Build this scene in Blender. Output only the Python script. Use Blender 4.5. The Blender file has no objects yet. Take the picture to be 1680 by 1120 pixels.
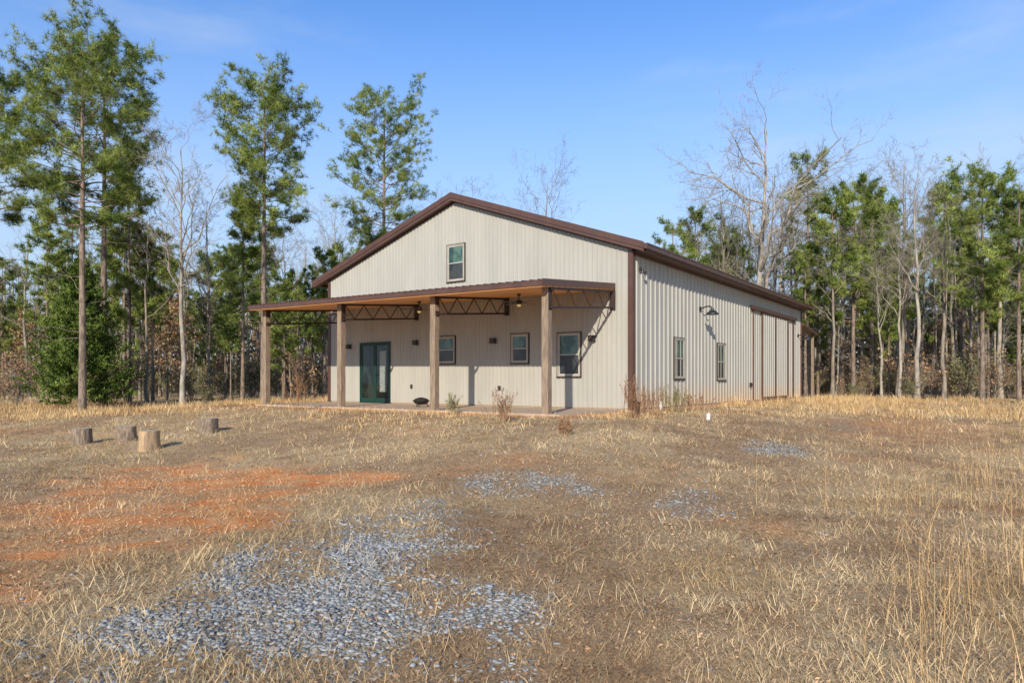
import bpy, math, random
import numpy as np
from mathutils import Vector, Matrix
S=bpy.context.scene
COL=S.collection
F=1116.0; HY=625.0; CZ=0.78
rad=math.radians
# ------------------------------------------------------------ materials
def newmat(name):
    m=bpy.data.materials.new(name); m.use_nodes=True
    nt=m.node_tree; b=nt.nodes['Principled BSDF']; return m,nt,b
def N(nt,t,**k):
    n=nt.nodes.new(t)
    for a,v in k.items():
        if a in n.inputs: n.inputs[a].default_value=v
        else: setattr(n,a,v)
    return n
def mixc(nt,fac,a,b,mode='MIX'):
    n=nt.nodes.new('ShaderNodeMix'); n.data_type='RGBA'; n.blend_type=mode
    for i,v in ((0,fac),(6,a),(7,b)):
        if hasattr(v,'links') or hasattr(v,'is_linked'): nt.links.new(v,n.inputs[i])
        elif i==0: n.inputs[0].default_value=v
        else: n.inputs[i].default_value=(*v,1) if len(v)==3 else v
    return n.outputs[2]
def noise(nt,scale,detail=4,vec=None,rough=.6):
    n=N(nt,'ShaderNodeTexNoise'); n.inputs['Scale'].default_value=scale; n.inputs['Detail'].default_value=detail
    n.inputs['Roughness'].default_value=rough
    if vec is not None: nt.links.new(vec,n.inputs['Vector'])
    return n.outputs[0]
def ramp(nt,fac,p0,p1):
    n=N(nt,'ShaderNodeMapRange'); n.inputs[1].default_value=p0; n.inputs[2].default_value=p1; n.interpolation_type='SMOOTHSTEP'
    nt.links.new(fac,n.inputs[0]); return n.outputs[0]
def objvec(nt,scale=(1,1,1)):
    tc=N(nt,'ShaderNodeTexCoord'); mp=N(nt,'ShaderNodeMapping'); mp.inputs['Scale'].default_value=scale
    nt.links.new(tc.outputs['Object'],mp.inputs[0]); return mp.outputs[0]
def bump(nt,b,h,strength=.3,dist=.02):
    n=N(nt,'ShaderNodeBump'); n.inputs['Strength'].default_value=strength; n.inputs['Distance'].default_value=dist
    nt.links.new(h,n.inputs['Height']); nt.links.new(n.outputs[0],b.inputs['Normal'])
def mat(name,c1,c2=None,scale=4,rough=.6,vs=(1,1,1),metal=0,bstr=0,bdist=.01,spec=.5,detail=4,lo=.35,hi=.65):
    m,nt,b=newmat(name); b.inputs['Roughness'].default_value=rough; b.inputs['Metallic'].default_value=metal
    b.inputs['Specular IOR Level'].default_value=spec
    v=objvec(nt,vs); n=noise(nt,scale,detail,v)
    if c2 is None: c2=tuple(x*.82 for x in c1)
    nt.links.new(mixc(nt,ramp(nt,n,lo,hi),c1,c2),b.inputs['Base Color'])
    if bstr: bump(nt,b,n,bstr,bdist)
    return m
def foliage(name,dark,light,scale=.9,v0=.6,v1=1.45):
    m=bpy.data.materials.new(name); m.use_nodes=True; nt=m.node_tree; nt.nodes.remove(nt.nodes['Principled BSDF'])
    b=N(nt,'ShaderNodeBsdfDiffuse'); nt.links.new(b.outputs[0],nt.nodes['Material Output'].inputs[0])
    n=noise(nt,scale,1,objvec(nt)); g=N(nt,'ShaderNodeNewGeometry')
    a=mixc(nt,ramp(nt,n,.35,.65),dark,light)
    ml=N(nt,'ShaderNodeMapRange'); ml.inputs[3].default_value=v0; ml.inputs[4].default_value=v1
    nt.links.new(g.outputs['Random Per Island'],ml.inputs[0])
    vm=N(nt,'ShaderNodeVectorMath',operation='SCALE'); nt.links.new(a,vm.inputs[0]); nt.links.new(ml.outputs[0],vm.inputs['Scale'])
    nt.links.new(vm.outputs[0],b.inputs['Color'])
    return m
M={}
def siding_mat(name,stain,amt):
    m,nt,b=newmat(name); b.inputs['Roughness'].default_value=.42; b.inputs['Specular IOR Level'].default_value=.35
    v=objvec(nt); n=noise(nt,1.2,5,objvec(nt,(1.5,1.5,.35)))
    c=mixc(nt,ramp(nt,n,.3,.7),(.425,.395,.335),(.375,.350,.297))
    sp=N(nt,'ShaderNodeSeparateXYZ'); nt.links.new(v,sp.inputs[0])
    n2=noise(nt,3.0,5,objvec(nt,(1,1,.6)))
    ad=N(nt,'ShaderNodeMath',operation='MULTIPLY_ADD'); nt.links.new(n2,ad.inputs[0]); ad.inputs[1].default_value=-stain*1.2; nt.links.new(sp.outputs[2],ad.inputs[2])
    mr=N(nt,'ShaderNodeMapRange'); mr.inputs[1].default_value=-stain*.5; mr.inputs[2].default_value=stain*.45; mr.inputs[3].default_value=amt; mr.inputs[4].default_value=0
    nt.links.new(ad.outputs[0],mr.inputs[0])
    c=mixc(nt,mr.outputs[0],c,(.49,.32,.17))
    nt.links.new(c,b.inputs['Base Color']); return m
M['siding_front']=siding_mat('tan ribbed steel',.15,.25)
M['siding_side']=siding_mat('tan ribbed steel with clay splash',.75,.6)
M['brown']=mat('brown painted steel',(.105,.050,.034),(.085,.040,.028),3,.42)
M['truss']=mat('dark red oxide steel',(.045,.024,.019),(.034,.019,.016),5,.6)
M['post']=mat('weathered timber',(.33,.24,.16),(.18,.125,.085),6,.85,(6,6,.5),bstr=.5,bdist=.01)
M['concrete']=mat('pale concrete',(.44,.35,.26),(.42,.29,.18),3,.9,bstr=.2)
M['frame']=mat('tan vinyl frame',(.42,.36,.28),None,3,.5)
M['frame_white']=mat('pale vinyl sash',(.50,.46,.39),None,3,.5)
M['black']=mat('black metal',(.018,.016,.015),(.03,.026,.023),8,.5)
M['bronze']=mat('dark bronze metal',(.05,.033,.026),None,8,.5)
M['white']=mat('white plastic',(.75,.74,.70),None,5,.5)
M['galv']=mat('dark galvanised steel',(.03,.03,.03),(.02,.02,.02),8,.45)
M['green']=mat('green painted door',(.006,.040,.026),(.005,.031,.020),3,.5)
def ceilmat():
    m,nt,b=newmat('pine board ceiling'); b.inputs['Roughness'].default_value=.5
    n=noise(nt,3,5,objvec(nt,(.6,9,1)))
    c=mixc(nt,ramp(nt,n,.3,.7),(.92,.46,.15),(.74,.33,.11))
    w=N(nt,'ShaderNodeTexWave'); w.wave_type='BANDS'; w.bands_direction='Y'; w.inputs['Scale'].default_value=1.1; nt.links.new(objvec(nt),w.inputs[0])
    c=mixc(nt,ramp(nt,w.outputs[1],.0,.08),(.25,.11,.05),c); nt.links.new(c,b.inputs['Base Color']); return m
M['ceil']=ceilmat()
def glassmat(name,c1,c2,rough=.06,spec=.6):
    m,nt,b=newmat(name); b.inputs['Roughness'].default_value=rough; b.inputs['Specular IOR Level'].default_value=spec
    n=noise(nt,2.2,4,objvec(nt,(1,1,.7))); nt.links.new(mixc(nt,ramp(nt,n,.42,.6),c1,c2),b.inputs['Base Color'])
    return m
M['glass']=glassmat('green glass with painted reflection',(.02,.05,.04),(.09,.16,.12))  # mottled green base colour stands in for reflected trees behind the camera
M['glassdark']=glassmat('dark screened glass',(.02,.02,.02),(.05,.05,.045),.25)
M['doorglass']=glassmat('dark door glass',(.006,.009,.008),(.025,.035,.03),.04,.5)
M['blind']=mat('pale blind behind glass',(.30,.31,.27),(.15,.17,.15),5,.12,(1,1,14))
m,nt,b=newmat('frosted lamp glass'); b.inputs['Base Color'].default_value=(.75,.58,.32,1); b.inputs['Emission Color'].default_value=(1,.72,.3,1); b.inputs['Emission Strength'].default_value=.3; M['lamp']=m
M['pinebark']=mat('pine bark',(.29,.21,.15),(.14,.10,.072),5,.95,(2.5,2.5,.6),bstr=.8,bdist=.03,detail=2)
M['palebark']=mat('pale grey bark',(.42,.36,.28),(.23,.19,.145),3,.95,(2,2,.7),bstr=.5,bdist=.02,detail=2)
M['greybark']=mat('grey brown bark',(.31,.255,.19),(.175,.14,.105),3,.95,(2,2,.7),detail=2)
M['needle']=foliage('pine needles',(.090,.130,.026),(.29,.33,.085),.9)
M['cedar']=foliage('cedar foliage',(.060,.095,.020),(.18,.23,.055),1.6)
M['rust']=foliage('dry russet leaves',(.27,.14,.070),(.46,.28,.14),1.2)
M['olive']=foliage('olive shrub leaves',(.13,.13,.05),(.28,.25,.11),1.2)
M['farwood']=foliage('distant woodland leaves',(.15,.155,.08),(.40,.31,.19),.25)
M['straw']=foliage('dry straw',(.43,.29,.14),(.67,.50,.28),.7)
M['sedge']=foliage('golden broom sedge',(.44,.27,.12),(.64,.43,.21),.9)
M['brownweed']=foliage('matted brown ground weeds',(.29,.17,.09),(.51,.345,.195),.8)
M['litter']=foliage('dead brown leaves',(.28,.15,.08),(.48,.30,.16),.8)
M['weed']=foliage('brown weed stems',(.24,.125,.07),(.38,.22,.12),2)
M['weedgreen']=foliage('fading green weeds',(.16,.15,.06),(.30,.24,.12),2)
m,nt,b=newmat('crushed granite'); b.inputs['Roughness'].default_value=.95; b.inputs['Specular IOR Level'].default_value=.1
g=N(nt,'ShaderNodeNewGeometry'); c=mixc(nt,g.outputs['Random Per Island'],(.155,.158,.153),(.43,.425,.40))
nt.links.new(c,b.inputs['Base Color']); M['stone']=m
m,nt,b=newmat('tan pebbles'); b.inputs['Roughness'].default_value=.95; b.inputs['Specular IOR Level'].default_value=.15
g=N(nt,'ShaderNodeNewGeometry'); c=mixc(nt,g.outputs['Random Per Island'],(.54,.24,.10),(.68,.46,.27)); nt.links.new(c,b.inputs['Base Color']); M['pebble']=m
M['stumpbark']=mat('stump bark',(.30,.22,.15),(.14,.10,.07),7,.95,(3,3,.8),bstr=1,bdist=.03)
M['stumppale']=mat('peeled stump side',(.52,.34,.18),(.28,.19,.12),5,.9,(3,3,.5),bstr=.8,bdist=.02)
def cutmat():
    m,nt,b=newmat('sawn wood rings'); b.inputs['Roughness'].default_value=.8
    w=N(nt,'ShaderNodeTexWave'); w.wave_type='RINGS'; w.rings_direction='Z'; w.inputs['Scale'].default_value=9; w.inputs['Distortion'].default_value=1.5; nt.links.new(objvec(nt),w.inputs[0])
    nt.links.new(mixc(nt,w.outputs[1],(.52,.42,.30),(.38,.29,.19)),b.inputs['Base Color']); return m
M['cut']=cutmat()
# ------------------------------------------------------------ object helpers
def tag(o,label=None,cat=None,group=None,kind=None):
    if label:o['label']=label
    if cat:o['category']=cat
    if group:o['group']=group
    if kind:o['kind']=kind
    return o
def obj(name,me,m,parent=None,smooth=False):
    if isinstance(me,MB): me=me.mesh(name)
    o=bpy.data.objects.new(name,me); COL.objects.link(o)
    if m is not None and not me.materials: me.materials.append(m)
    if parent: o.parent=parent
    if smooth:
        me.polygons.foreach_set('use_smooth',np.ones(len(me.polygons),dtype=bool))
    return o
def thing(name,loc=(0,0,0),rz=0,label=None,cat=None,group=None):
    o=bpy.data.objects.new(name,None); COL.objects.link(o); o.location=loc; o.rotation_euler=(0,0,rz); o.empty_display_size=.2
    return tag(o,label,cat,group)
class MB:
    def __init__(s): s.v=[]; s.f=[]
    def box(s,x0,x1,y0,y1,z0,z1):
        x0,x1=min(x0,x1),max(x0,x1); y0,y1=min(y0,y1),max(y0,y1); z0,z1=min(z0,z1),max(z0,z1)
        k=len(s.v); s.v+=[(x,y,z) for z in (z0,z1) for y in (y0,y1) for x in (x0,x1)]
        s.f+=[tuple(k+i for i in q) for q in ((0,2,3,1),(4,5,7,6),(0,1,5,4),(2,6,7,3),(0,4,6,2),(1,3,7,5))]; return s
    def hexa(s,vs):
        k=len(s.v); s.v+=vs
        s.f+=[tuple(k+i for i in q) for q in ((0,3,2,1),(4,5,6,7),(0,1,5,4),(1,2,6,5),(2,3,7,6),(3,0,4,7))]; return s
    def slab(s,x0,x1,y0,y1,zf,d0,d1):
        return s.hexa([(x,y,zf(x,y)+d) for d in (d0,d1) for x,y in ((x0,y0),(x1,y0),(x1,y1),(x0,y1))])
    def cyl(s,p0,p1,r0,r1=None,n=10):
        r1=r0 if r1 is None else r1; p0=Vector(p0); p1=Vector(p1); d=(p1-p0).normalized()
        a=d.cross(Vector((0,0,1)) if abs(d.z)<.9 else Vector((1,0,0))).normalized(); b=d.cross(a); k=len(s.v)
        for p,r in ((p0,r0),(p1,r1)):
            for i in range(n):
                t=2*math.pi*i/n; s.v.append(tuple(p+a*math.cos(t)*r+b*math.sin(t)*r))
        s.f+=[(k+i,k+(i+1)%n,k+n+(i+1)%n,k+n+i) for i in range(n)]
        s.f+=[tuple(k+n-1-i for i in range(n)),tuple(k+n+i for i in range(n))]; return s
    def lathe(s,c,prof,n=20):
        k=len(s.v)
        for r,z in prof:
            for i in range(n):
                t=2*math.pi*i/n; s.v.append((c[0]+r*math.cos(t),c[1]+r*math.sin(t),c[2]+z))
        for j in range(len(prof)-1):
            for i in range(n):
                s.f.append((k+j*n+i,k+j*n+(i+1)%n,k+(j+1)*n+(i+1)%n,k+(j+1)*n+i))
        return s
    def mesh(s,name):
        me=bpy.data.meshes.new(name); me.from_pydata(s.v,[],s.f); me.update(); return me
def npmesh(name,parts,smooth=False):
    off=0; Vs=[];loops=[];starts=[];ls=0
    for V,Fc in parts:
        if len(V)==0: continue
        Vs.append(V); loops.append((Fc+off).ravel()); m,k=Fc.shape
        starts.append(ls+np.arange(m)*k); ls+=m*k; off+=len(V)
    V=np.concatenate(Vs).astype(np.float32); L=np.concatenate(loops).astype(np.int32); St=np.concatenate(starts).astype(np.int32)
    me=bpy.data.meshes.new(name); me.vertices.add(len(V)); me.vertices.foreach_set('co',V.ravel())
    me.loops.add(len(L)); me.loops.foreach_set('vertex_index',L); me.polygons.add(len(St)); me.polygons.foreach_set('loop_start',St)
    if smooth: me.polygons.foreach_set('use_smooth',np.ones(len(St),dtype=bool))
    me.update(calc_edges=True); return me
def nrm(a): return a/np.maximum(np.linalg.norm(a,axis=-1,keepdims=True),1e-9)
def tubes(P,R,Sd):
    n,K,_=P.shape; d=nrm(P[:,-1]-P[:,0]); ref=np.where(np.abs(d[:,2:3])<.9,np.array([[0,0,1.]]),np.array([[1.,0,0]]))
    a=nrm(np.cross(d,ref)); b=np.cross(d,a); t=np.arange(Sd)*2*np.pi/Sd
    ring=a[:,None,:]*np.cos(t)[None,:,None]+b[:,None,:]*np.sin(t)[None,:,None]
    V=P[:,:,None,:]+R[:,:,None,None]*ring[:,None,:,:]
    idx=np.arange(n*K*Sd).reshape(n,K,Sd); A=idx[:,:-1]; B=idx[:,1:]
    Fc=np.stack([A,np.roll(A,-1,2),np.roll(B,-1,2),B],-1).reshape(-1,4)
    return V.reshape(-1,3),Fc
def interp(P,R,t):
    K=P.shape[1]; f=t*(K-1); i=np.clip(f.astype(int),0,K-2); w=(f-i)[...,None]; n=np.arange(len(P))[:,None]
    p=P[n,i]*(1-w)+P[n,i+1]*w; d=nrm(P[n,i+1]-P[n,i]); r=R[n,i]*(1-w[...,0])+R[n,i+1]*w[...,0]
    return p,d,r
def grow(P,R,m,t0,t1,Lf,ang,up,K,rng,rr=.55,jit=.12,tipr=.25,minr=.006,flat=1.0):
    n=len(P); t=t0+(t1-t0)*(np.arange(m)[None,:]+rng.random((n,m)))/m
    p,d,r=interp(P,R,t); blen=np.linalg.norm(P[:,-1]-P[:,0],axis=1)[:,None]
    L=Lf*blen*(1-.45*t)*(.6+.7*rng.random((n,m)))
    rv=nrm(nrm(np.cross(d,rng.normal(size=(n,m,3))))*np.array([1,1,flat])); an=ang*(.7+.6*rng.random((n,m)))[...,None]
    dd=nrm(d*np.cos(an)+rv*np.sin(an)+np.array([0,0,up]))
    s=np.linspace(0,1,K); Q=p[:,:,None,:]+dd[:,:,None,:]*(L[:,:,None]*s)[...,None]
    j=rng.normal(size=(n,m,K,3))*(L[:,:,None,None]*jit); j[:,:,0]=0; Q=Q+np.cumsum(j,2)*.5
    Q[...,2]+=up*.35*L[:,:,None]*s**2
    r0=np.maximum(r*rr,minr); RR=r0[...,None]*(1-(1-tipr)*s)
    return Q.reshape(n*m,K,3),RR.reshape(n*m,K)
def needles(T,k,L,w,rng,up=.35):
    n=len(T); d=rng.normal(size=(n,k,3)); d[...,2]+=up; d=nrm(d); base=T[:,None,:]+d*L*.05
    tip=base+d*(L*(.7+.6*rng.random((n,k,1)))); s=nrm(np.cross(d,rng.normal(size=(n,k,3))))*w/2
    V=np.stack([base-s,base+s,tip],2).reshape(-1,3); return V,np.arange(len(V)).reshape(-1,3)
def leaves(T,size,rng):
    n=len(T); a=nrm(rng.normal(size=(n,3))); b=nrm(np.cross(a,rng.normal(size=(n,3)))); sz=size*(.6+.8*rng.random((n,1)))
    a=a*sz; b=b*sz*.55; V=np.stack([T-a,T-b,T+a,T+b],1).reshape(-1,3); return V,np.arange(len(V)).reshape(-1,4)
# ------------------------------------------------------------ terrain
P0=np.array([3.25,18.4]); EX=np.array([.808,-.589]); EY=np.array([.589,.808]); RZ=math.atan2(-.589,.808)
def sst(a,b,x):
    t=np.clip((x-a)/(b-a),0,1); return t*t*(3-2*t)
_lat={}
def vnoise(x,y,scale,seed=0):
    if seed not in _lat: _lat[seed]=np.random.default_rng(900+seed).random((256,256))
    G=_lat[seed]; x=np.asarray(x,float)*scale; y=np.asarray(y,float)*scale; xi=np.floor(x).astype(int); yi=np.floor(y).astype(int)
    fx=x-xi; fy=y-yi; fx=fx*fx*(3-2*fx); fy=fy*fy*(3-2*fy); g=lambda i,j:G[i%256,j%256]
    return (g(xi,yi)*(1-fx)+g(xi+1,yi)*fx)*(1-fy)+(g(xi,yi+1)*(1-fx)+g(xi+1,yi+1)*fx)*fy
def fbm(x,y,scale,seed=0,o=4): return sum(vnoise(x,y,scale*2**i,seed+i)*.5**i for i in range(o))/sum(.5**i for i in range(o))
def loc(x,y):
    rx=np.asarray(x)-P0[0]; ry=np.asarray(y)-P0[1]; return rx*EX[0]+ry*EX[1], rx*EY[0]+ry*EY[1]
def bdist(x,y,y0=-3.4):
    lx,ly=loc(x,y); dx=np.maximum(np.maximum(-12.6-lx,lx),0); dy=np.maximum(np.maximum(y0-ly,ly-18.6),0); return np.hypot(dx,dy)
def h(x,y):
    x=np.asarray(x,float); y=np.asarray(y,float); s=sst(.2,8.5,bdist(x,y)); far=-.72+.5*sst(10,38,y)
    z=-.05*(1-s)+far*s; z=z+(fbm(x,y,.35,20,3)-.5)*.16*sst(1,5,bdist(x,y))+(vnoise(x,y,2.5,30)-.5)*.03+(vnoise(x,y,6,31)-.5)*.015
    return z
def ground_at(px,py):
    t=np.linspace(2,90,8000); X=(px-840)/F*t; Z=CZ+(HY-py)/F*t; k=np.argmax(Z<h(X,t)); 
    return float(X[k]),float(t[k])
def at(px,d): return (px-840)/F*d, d
def poly(pts): return np.array([ground_at(*p) for p in pts])
def sdp(x,y,P):
    x=np.asarray(x,float); y=np.asarray(y,float); ins=np.zeros(x.shape,bool); dm=np.full(x.shape,1e9); n=len(P)
    for i in range(n):
        a=P[i]; b=P[(i+1)%n]; ex,ey=b-a; wx=x-a[0]; wy=y-a[1]; t=np.clip((wx*ex+wy*ey)/(ex*ex+ey*ey),0,1)
        dm=np.minimum(dm,np.hypot(wx-t*ex,wy-t*ey)); c=((a[1]>y)!=(b[1]>y)); 
        with np.errstate(all='ignore'): xc=a[0]+(y-a[1])*ex/(ey if ey!=0 else 1e-9)
        ins^=c&(x<xc)
    return np.where(ins,dm,-dm)
GP=[(poly([(110,1040),(230,972),(440,892),(600,876),(690,890),(740,930),(790,985),(760,1040),(680,1080),(620,1160),(170,1160),(100,1090)]),.35,1.0,.95),
    (poly([(780,1040),(850,1030),(880,1070),(880,1160),(790,1160)]),.25,.8,.4),
    (poly([(560,850),(650,815),(760,805),(820,815),(760,850),(660,880)]),.45,1.4,.5),
    (poly([(750,800),(800,780),(930,782),(940,800),(860,812),(790,812)]),.45,1.2,.65),
    (poly([(1085,815),(1130,800),(1170,815),(1150,832),(1095,832)]),.4,.8,.5),
    (poly([(1235,738),(1270,727),(1320,734),(1290,745)]),.5,.8,.6),
    (poly([(1330,700),(1390,693),(1430,700),(1390,706)]),.5,.8,.6)]
CP=[(poly([(-60,850),(60,800),(200,772),(350,762),(480,775),(640,785),(640,803),(500,815),(440,850),(330,870),(320,900),(150,945),(-60,960)]),.6,1.6,1.0),
    (poly([(1215,864),(1260,856),(1285,868),(1240,876)]),.4,.9,.5),
    (poly([(1340,692),(1500,682),(1640,700),(1560,725),(1400,706)]),.8,2.0,.35)]
BP=poly([(1050,735),(1450,690),(1600,720),(1380,800),(1220,870),(1150,1000),(1000,1150),(880,1150),(850,980),(720,880),(640,800),(850,762)])
def masks(x,y):
    nz=fbm(x,y,1.1,40,4)-.5; nz2=fbm(x,y,3,50,3)-.5; nz3=fbm(x,y,1.7,55,4)-.5
    g=np.zeros(np.shape(x)); c=np.zeros(np.shape(x))
    for P,e,a,q in GP: g=np.maximum(g,q*sst(-e,e,sdp(x,y,P)+nz*a*1.6+nz2*.6))
    g=g*(1-.75*sst(.05,.17,nz3))
    for P,e,a,q in CP: c=np.maximum(c,q*sst(-e,e,sdp(x,y,P)+nz*a*1.6+nz2*.8))
    c=c*(1-.5*sst(.03,.15,fbm(x,y,1.4,57,4)-.5))
    bd=bdist(x,y); c=np.maximum(c,(1-sst(.2,.9,bd+nz*1.3))*.8)
    c=np.maximum(c,.25*sst(.62,.75,fbm(x,y,.5,60,4)))
    s=.15+.85*sst(.36,.56,fbm(x,y,.5,70,4)+.40*nz2)
    s=s*(1-.45*sst(-.8,.8,sdp(x,y,BP)+nz*2.5))
    return c,g,s
def axis(a,b,st,far,gr=1.09):
    c=list(np.arange(a,b,st)); s=st; v=b
    while v<far[1]: c.append(v); s*=gr; v+=s
    lo=[]; s=st; v=a-st
    while v>far[0]: lo.append(v); s*=gr; v-=s
    return np.array(lo[::-1]+c)
xs=axis(-16,16,.1,(-420,420)); ys=axis(2,24,.1,(-60,700))
X,Y=np.meshgrid(xs,ys); Z=h(X,Y); nx=len(xs); ny=len(ys)
idx=np.arange(nx*ny).reshape(ny,nx); Fc=np.stack([idx[:-1,:-1],idx[:-1,1:],idx[1:,1:],idx[1:,:-1]],-1).reshape(-1,4)
gme=npmesh('ground',[(np.stack([X,Y,Z],-1).reshape(-1,3),Fc)],True)
c_,g_,s_=masks(X.ravel(),Y.ravel()); at_=gme.color_attributes.new('cover','FLOAT_COLOR','POINT')
at_.data.foreach_set('color',np.stack([c_,g_,s_,np.ones_like(c_)],-1).astype(np.float32).ravel())
m,nt,b=newmat('dry field earth'); b.inputs['Roughness'].default_value=.95; b.inputs['Specular IOR Level'].default_value=.1
A=N(nt,'ShaderNodeAttribute',attribute_name='cover'); sp=N(nt,'ShaderNodeSeparateColor'); nt.links.new(A.outputs['Color'],sp.inputs[0])
v=objvec(nt); nf=noise(nt,22,6,v,.75); nm=noise(nt,3,6,v,.65); ns=noise(nt,30,5,objvec(nt,(1,.35,1)),.7)
br=mixc(nt,ramp(nt,nf,.3,.7),(.215,.125,.065),(.45,.295,.165)); br=mixc(nt,ramp(nt,nm,.4,.65),br,(.38,.245,.135))
st=mixc(nt,ramp(nt,ns,.3,.68),(.37,.24,.12),(.63,.46,.26))
cl=mixc(nt,ramp(nt,nm,.35,.65),(.70,.225,.060),(.70,.35,.145)); cl=mixc(nt,ramp(nt,nf,.5,.8),cl,(.54,.27,.12))
vo=N(nt,'ShaderNodeTexVoronoi'); vo.inputs['Scale'].default_value=40; nt.links.new(v,vo.inputs[0])
gr=mixc(nt,ramp(nt,vo.outputs[0],.1,.6),(.34,.325,.29),(.25,.195,.14))
c=mixc(nt,sp.outputs[2],br,st); c=mixc(nt,sp.outputs[0],c,cl); c=mixc(nt,sp.outputs[1],c,gr)
nt.links.new(c,b.inputs['Base Color']); bump(nt,b,nf,.9,.03)
ground=obj('ground',gme,m); tag(ground,kind='structure',label='dry grassy field of brown earth with red clay and gravel',cat='ground')
# ------------------------------------------------------------ building
PX,PY=float(P0[0]),float(P0[1])
B=thing('metal_building',(PX,PY,0),RZ,'large tan ribbed metal building with brown gable roof and timber post porch','building')
W=12.6; LEN=18.6; SL=.355; SLL=.322; APX=-6.3; ZT=6.82
def zt(x): return ZT-(SL if x>APX else SLL)*abs(x-APX)
def ztf(x,y): return zt(x)
def fm(a,o,z): return (a,-o,z)
def sm(a,o,z): return (o,a,z)
def wbox(mb,mp,a0,a1,o0,o1,z0,z1):
    p=mp(a0,o0,z0); q=mp(a1,o1,z1); mb.box(p[0],q[0],p[1],q[1],p[2],q[2])
def siding(mp,a0,a1,pitch,rw,dep,top,z0,inset=0):
    pts=[]; a=a0
    while a<a1-1e-6:
        for o,e in ((0,0),(pitch-rw-.02,0),(pitch-rw,dep),(pitch-.02,dep)):
            if a+o<=a1: pts.append((a+o,e+inset))
        a+=pitch
    pts.append((a1,inset)); mb=MB()
    for i,(p,o) in enumerate(pts): mb.v+= [mp(p,o,z0),mp(p,o,top(p))]
    for i in range(len(pts)-1): mb.f.append((2*i,2*i+2,2*i+3,2*i+1))
    return mb
fw=siding(fm,-W,0,.1525,.045,.020,lambda a:zt(a)-.17,.03)
o=obj('wall',fw,M['siding_front'],B); o['label']='ribbed tan gable end wall behind the porch'
o=obj('wall',siding(sm,0,LEN,.305,.06,.032,lambda a:zt(0)-.17,.03),M['siding_side'],B); o['label']='long ribbed side wall with clay splashes along its base'
mb=MB(); mb.v=[(-W,0,.03),(-W,LEN,.03),(-W,LEN,zt(-W)-.17),(-W,0,zt(-W)-.17)]; mb.f=[(0,1,2,3)]; obj('wall',mb,M['siding_side'],B)
mb=MB(); mb.v=[(-W,LEN,.03),(0,LEN,.03),(0,LEN,zt(0)-.17),(APX,LEN,zt(APX)-.17),(-W,LEN,zt(-W)-.17)]; mb.f=[(0,1,2,3,4)]; obj('wall',mb,M['siding_side'],B)
mb=MB(); mb.box(-W+.01,-.01,.02,LEN-.01,-.4,.05); mb.box(-12.35,-.25,-3.28,.015,-.4,0.0); obj('concrete_slab',mb,M['concrete'],B)
mb=MB(); y0,y1=-.22,LEN+.25; xr=.42; xl=-13.25
for a,b_ in ((xl,APX),(APX,xr)): mb.slab(a,b_,y0,y1,ztf,-.08,0)
yy=y0+.3
while yy<y1:
    for a,b_ in ((xl,APX),(APX,xr)):
        mb.hexa([(a,yy,zt(a)),(b_,yy,zt(b_)),(b_,yy+.05,zt(b_)),(a,yy+.05,zt(a)),(a,yy+.012,zt(a)+.03),(b_,yy+.012,zt(b_)+.03),(b_,yy+.038,zt(b_)+.03),(a,yy+.038,zt(a)+.03)])
    yy+=.305
roof=obj('roof',mb,M['brown'],B)
for yA,yB in ((y0-.03,y0),(y1,y1+.03)):
    mb=MB()
    for a,b_ in ((xl-.02,APX),(APX,xr+.02)):
        for d0,d1,off in ((-.13,.04,0),(-.22,-.132,.02)):
            ya,yb=(yA+off,yB+off) if yA<0 else (yA,yB)
            mb.slab(a,b_,ya,yb,ztf,d0,d1)
    obj('rake_trim',mb,M['brown'],roof)
mb=MB()
for a,b_ in ((xl,APX),(APX,xr)):
    mb.slab(a,b_,y0+.012,-.022,ztf,-.21,-.19)
    a2=a+.6 if a<APX-1 else a; b2=b_ if b_<0 else .02
    mb.slab(a2,b2,-.045,-.022,ztf,-.255,-.215)
obj('soffit',mb,M['brown'],roof)
for sx,xx in ((1,xr),(-1,xl)):
    ze=zt(xx); mb=MB()
    mb.box(xx,xx+sx*.12,y0,y1-.01,ze-.15,ze-.015); mb.box(xx+sx*.12,xx+sx*.135,y0,y1-.01,ze-.05,ze-.012)
    if sx>0: mb.box(.035,xr-.002,-.01,LEN,ze-.17,ze-.152); mb.box(.034,.06,0.06,LEN,ze-.24,ze-.172)
    obj('eave_gutter',mb,M['brown'],roof)
for cx,cy in ((0,0),(-W,0),(0,LEN)):
    mb=MB(); sx=1 if cx==0 else -1; top=zt(cx)-.26
    if cy==0:
        mb.box(cx-sx*.11,cx+sx*.034,-.040,-.023,.02,top); mb.box(cx+sx*.0,cx+sx*.040,-.0215,.12,.02,top)
    else: mb.box(cx,cx+.045,LEN-.1,LEN+.03,.02,top)
    obj('corner_trim',mb,M['brown'],B)
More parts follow.
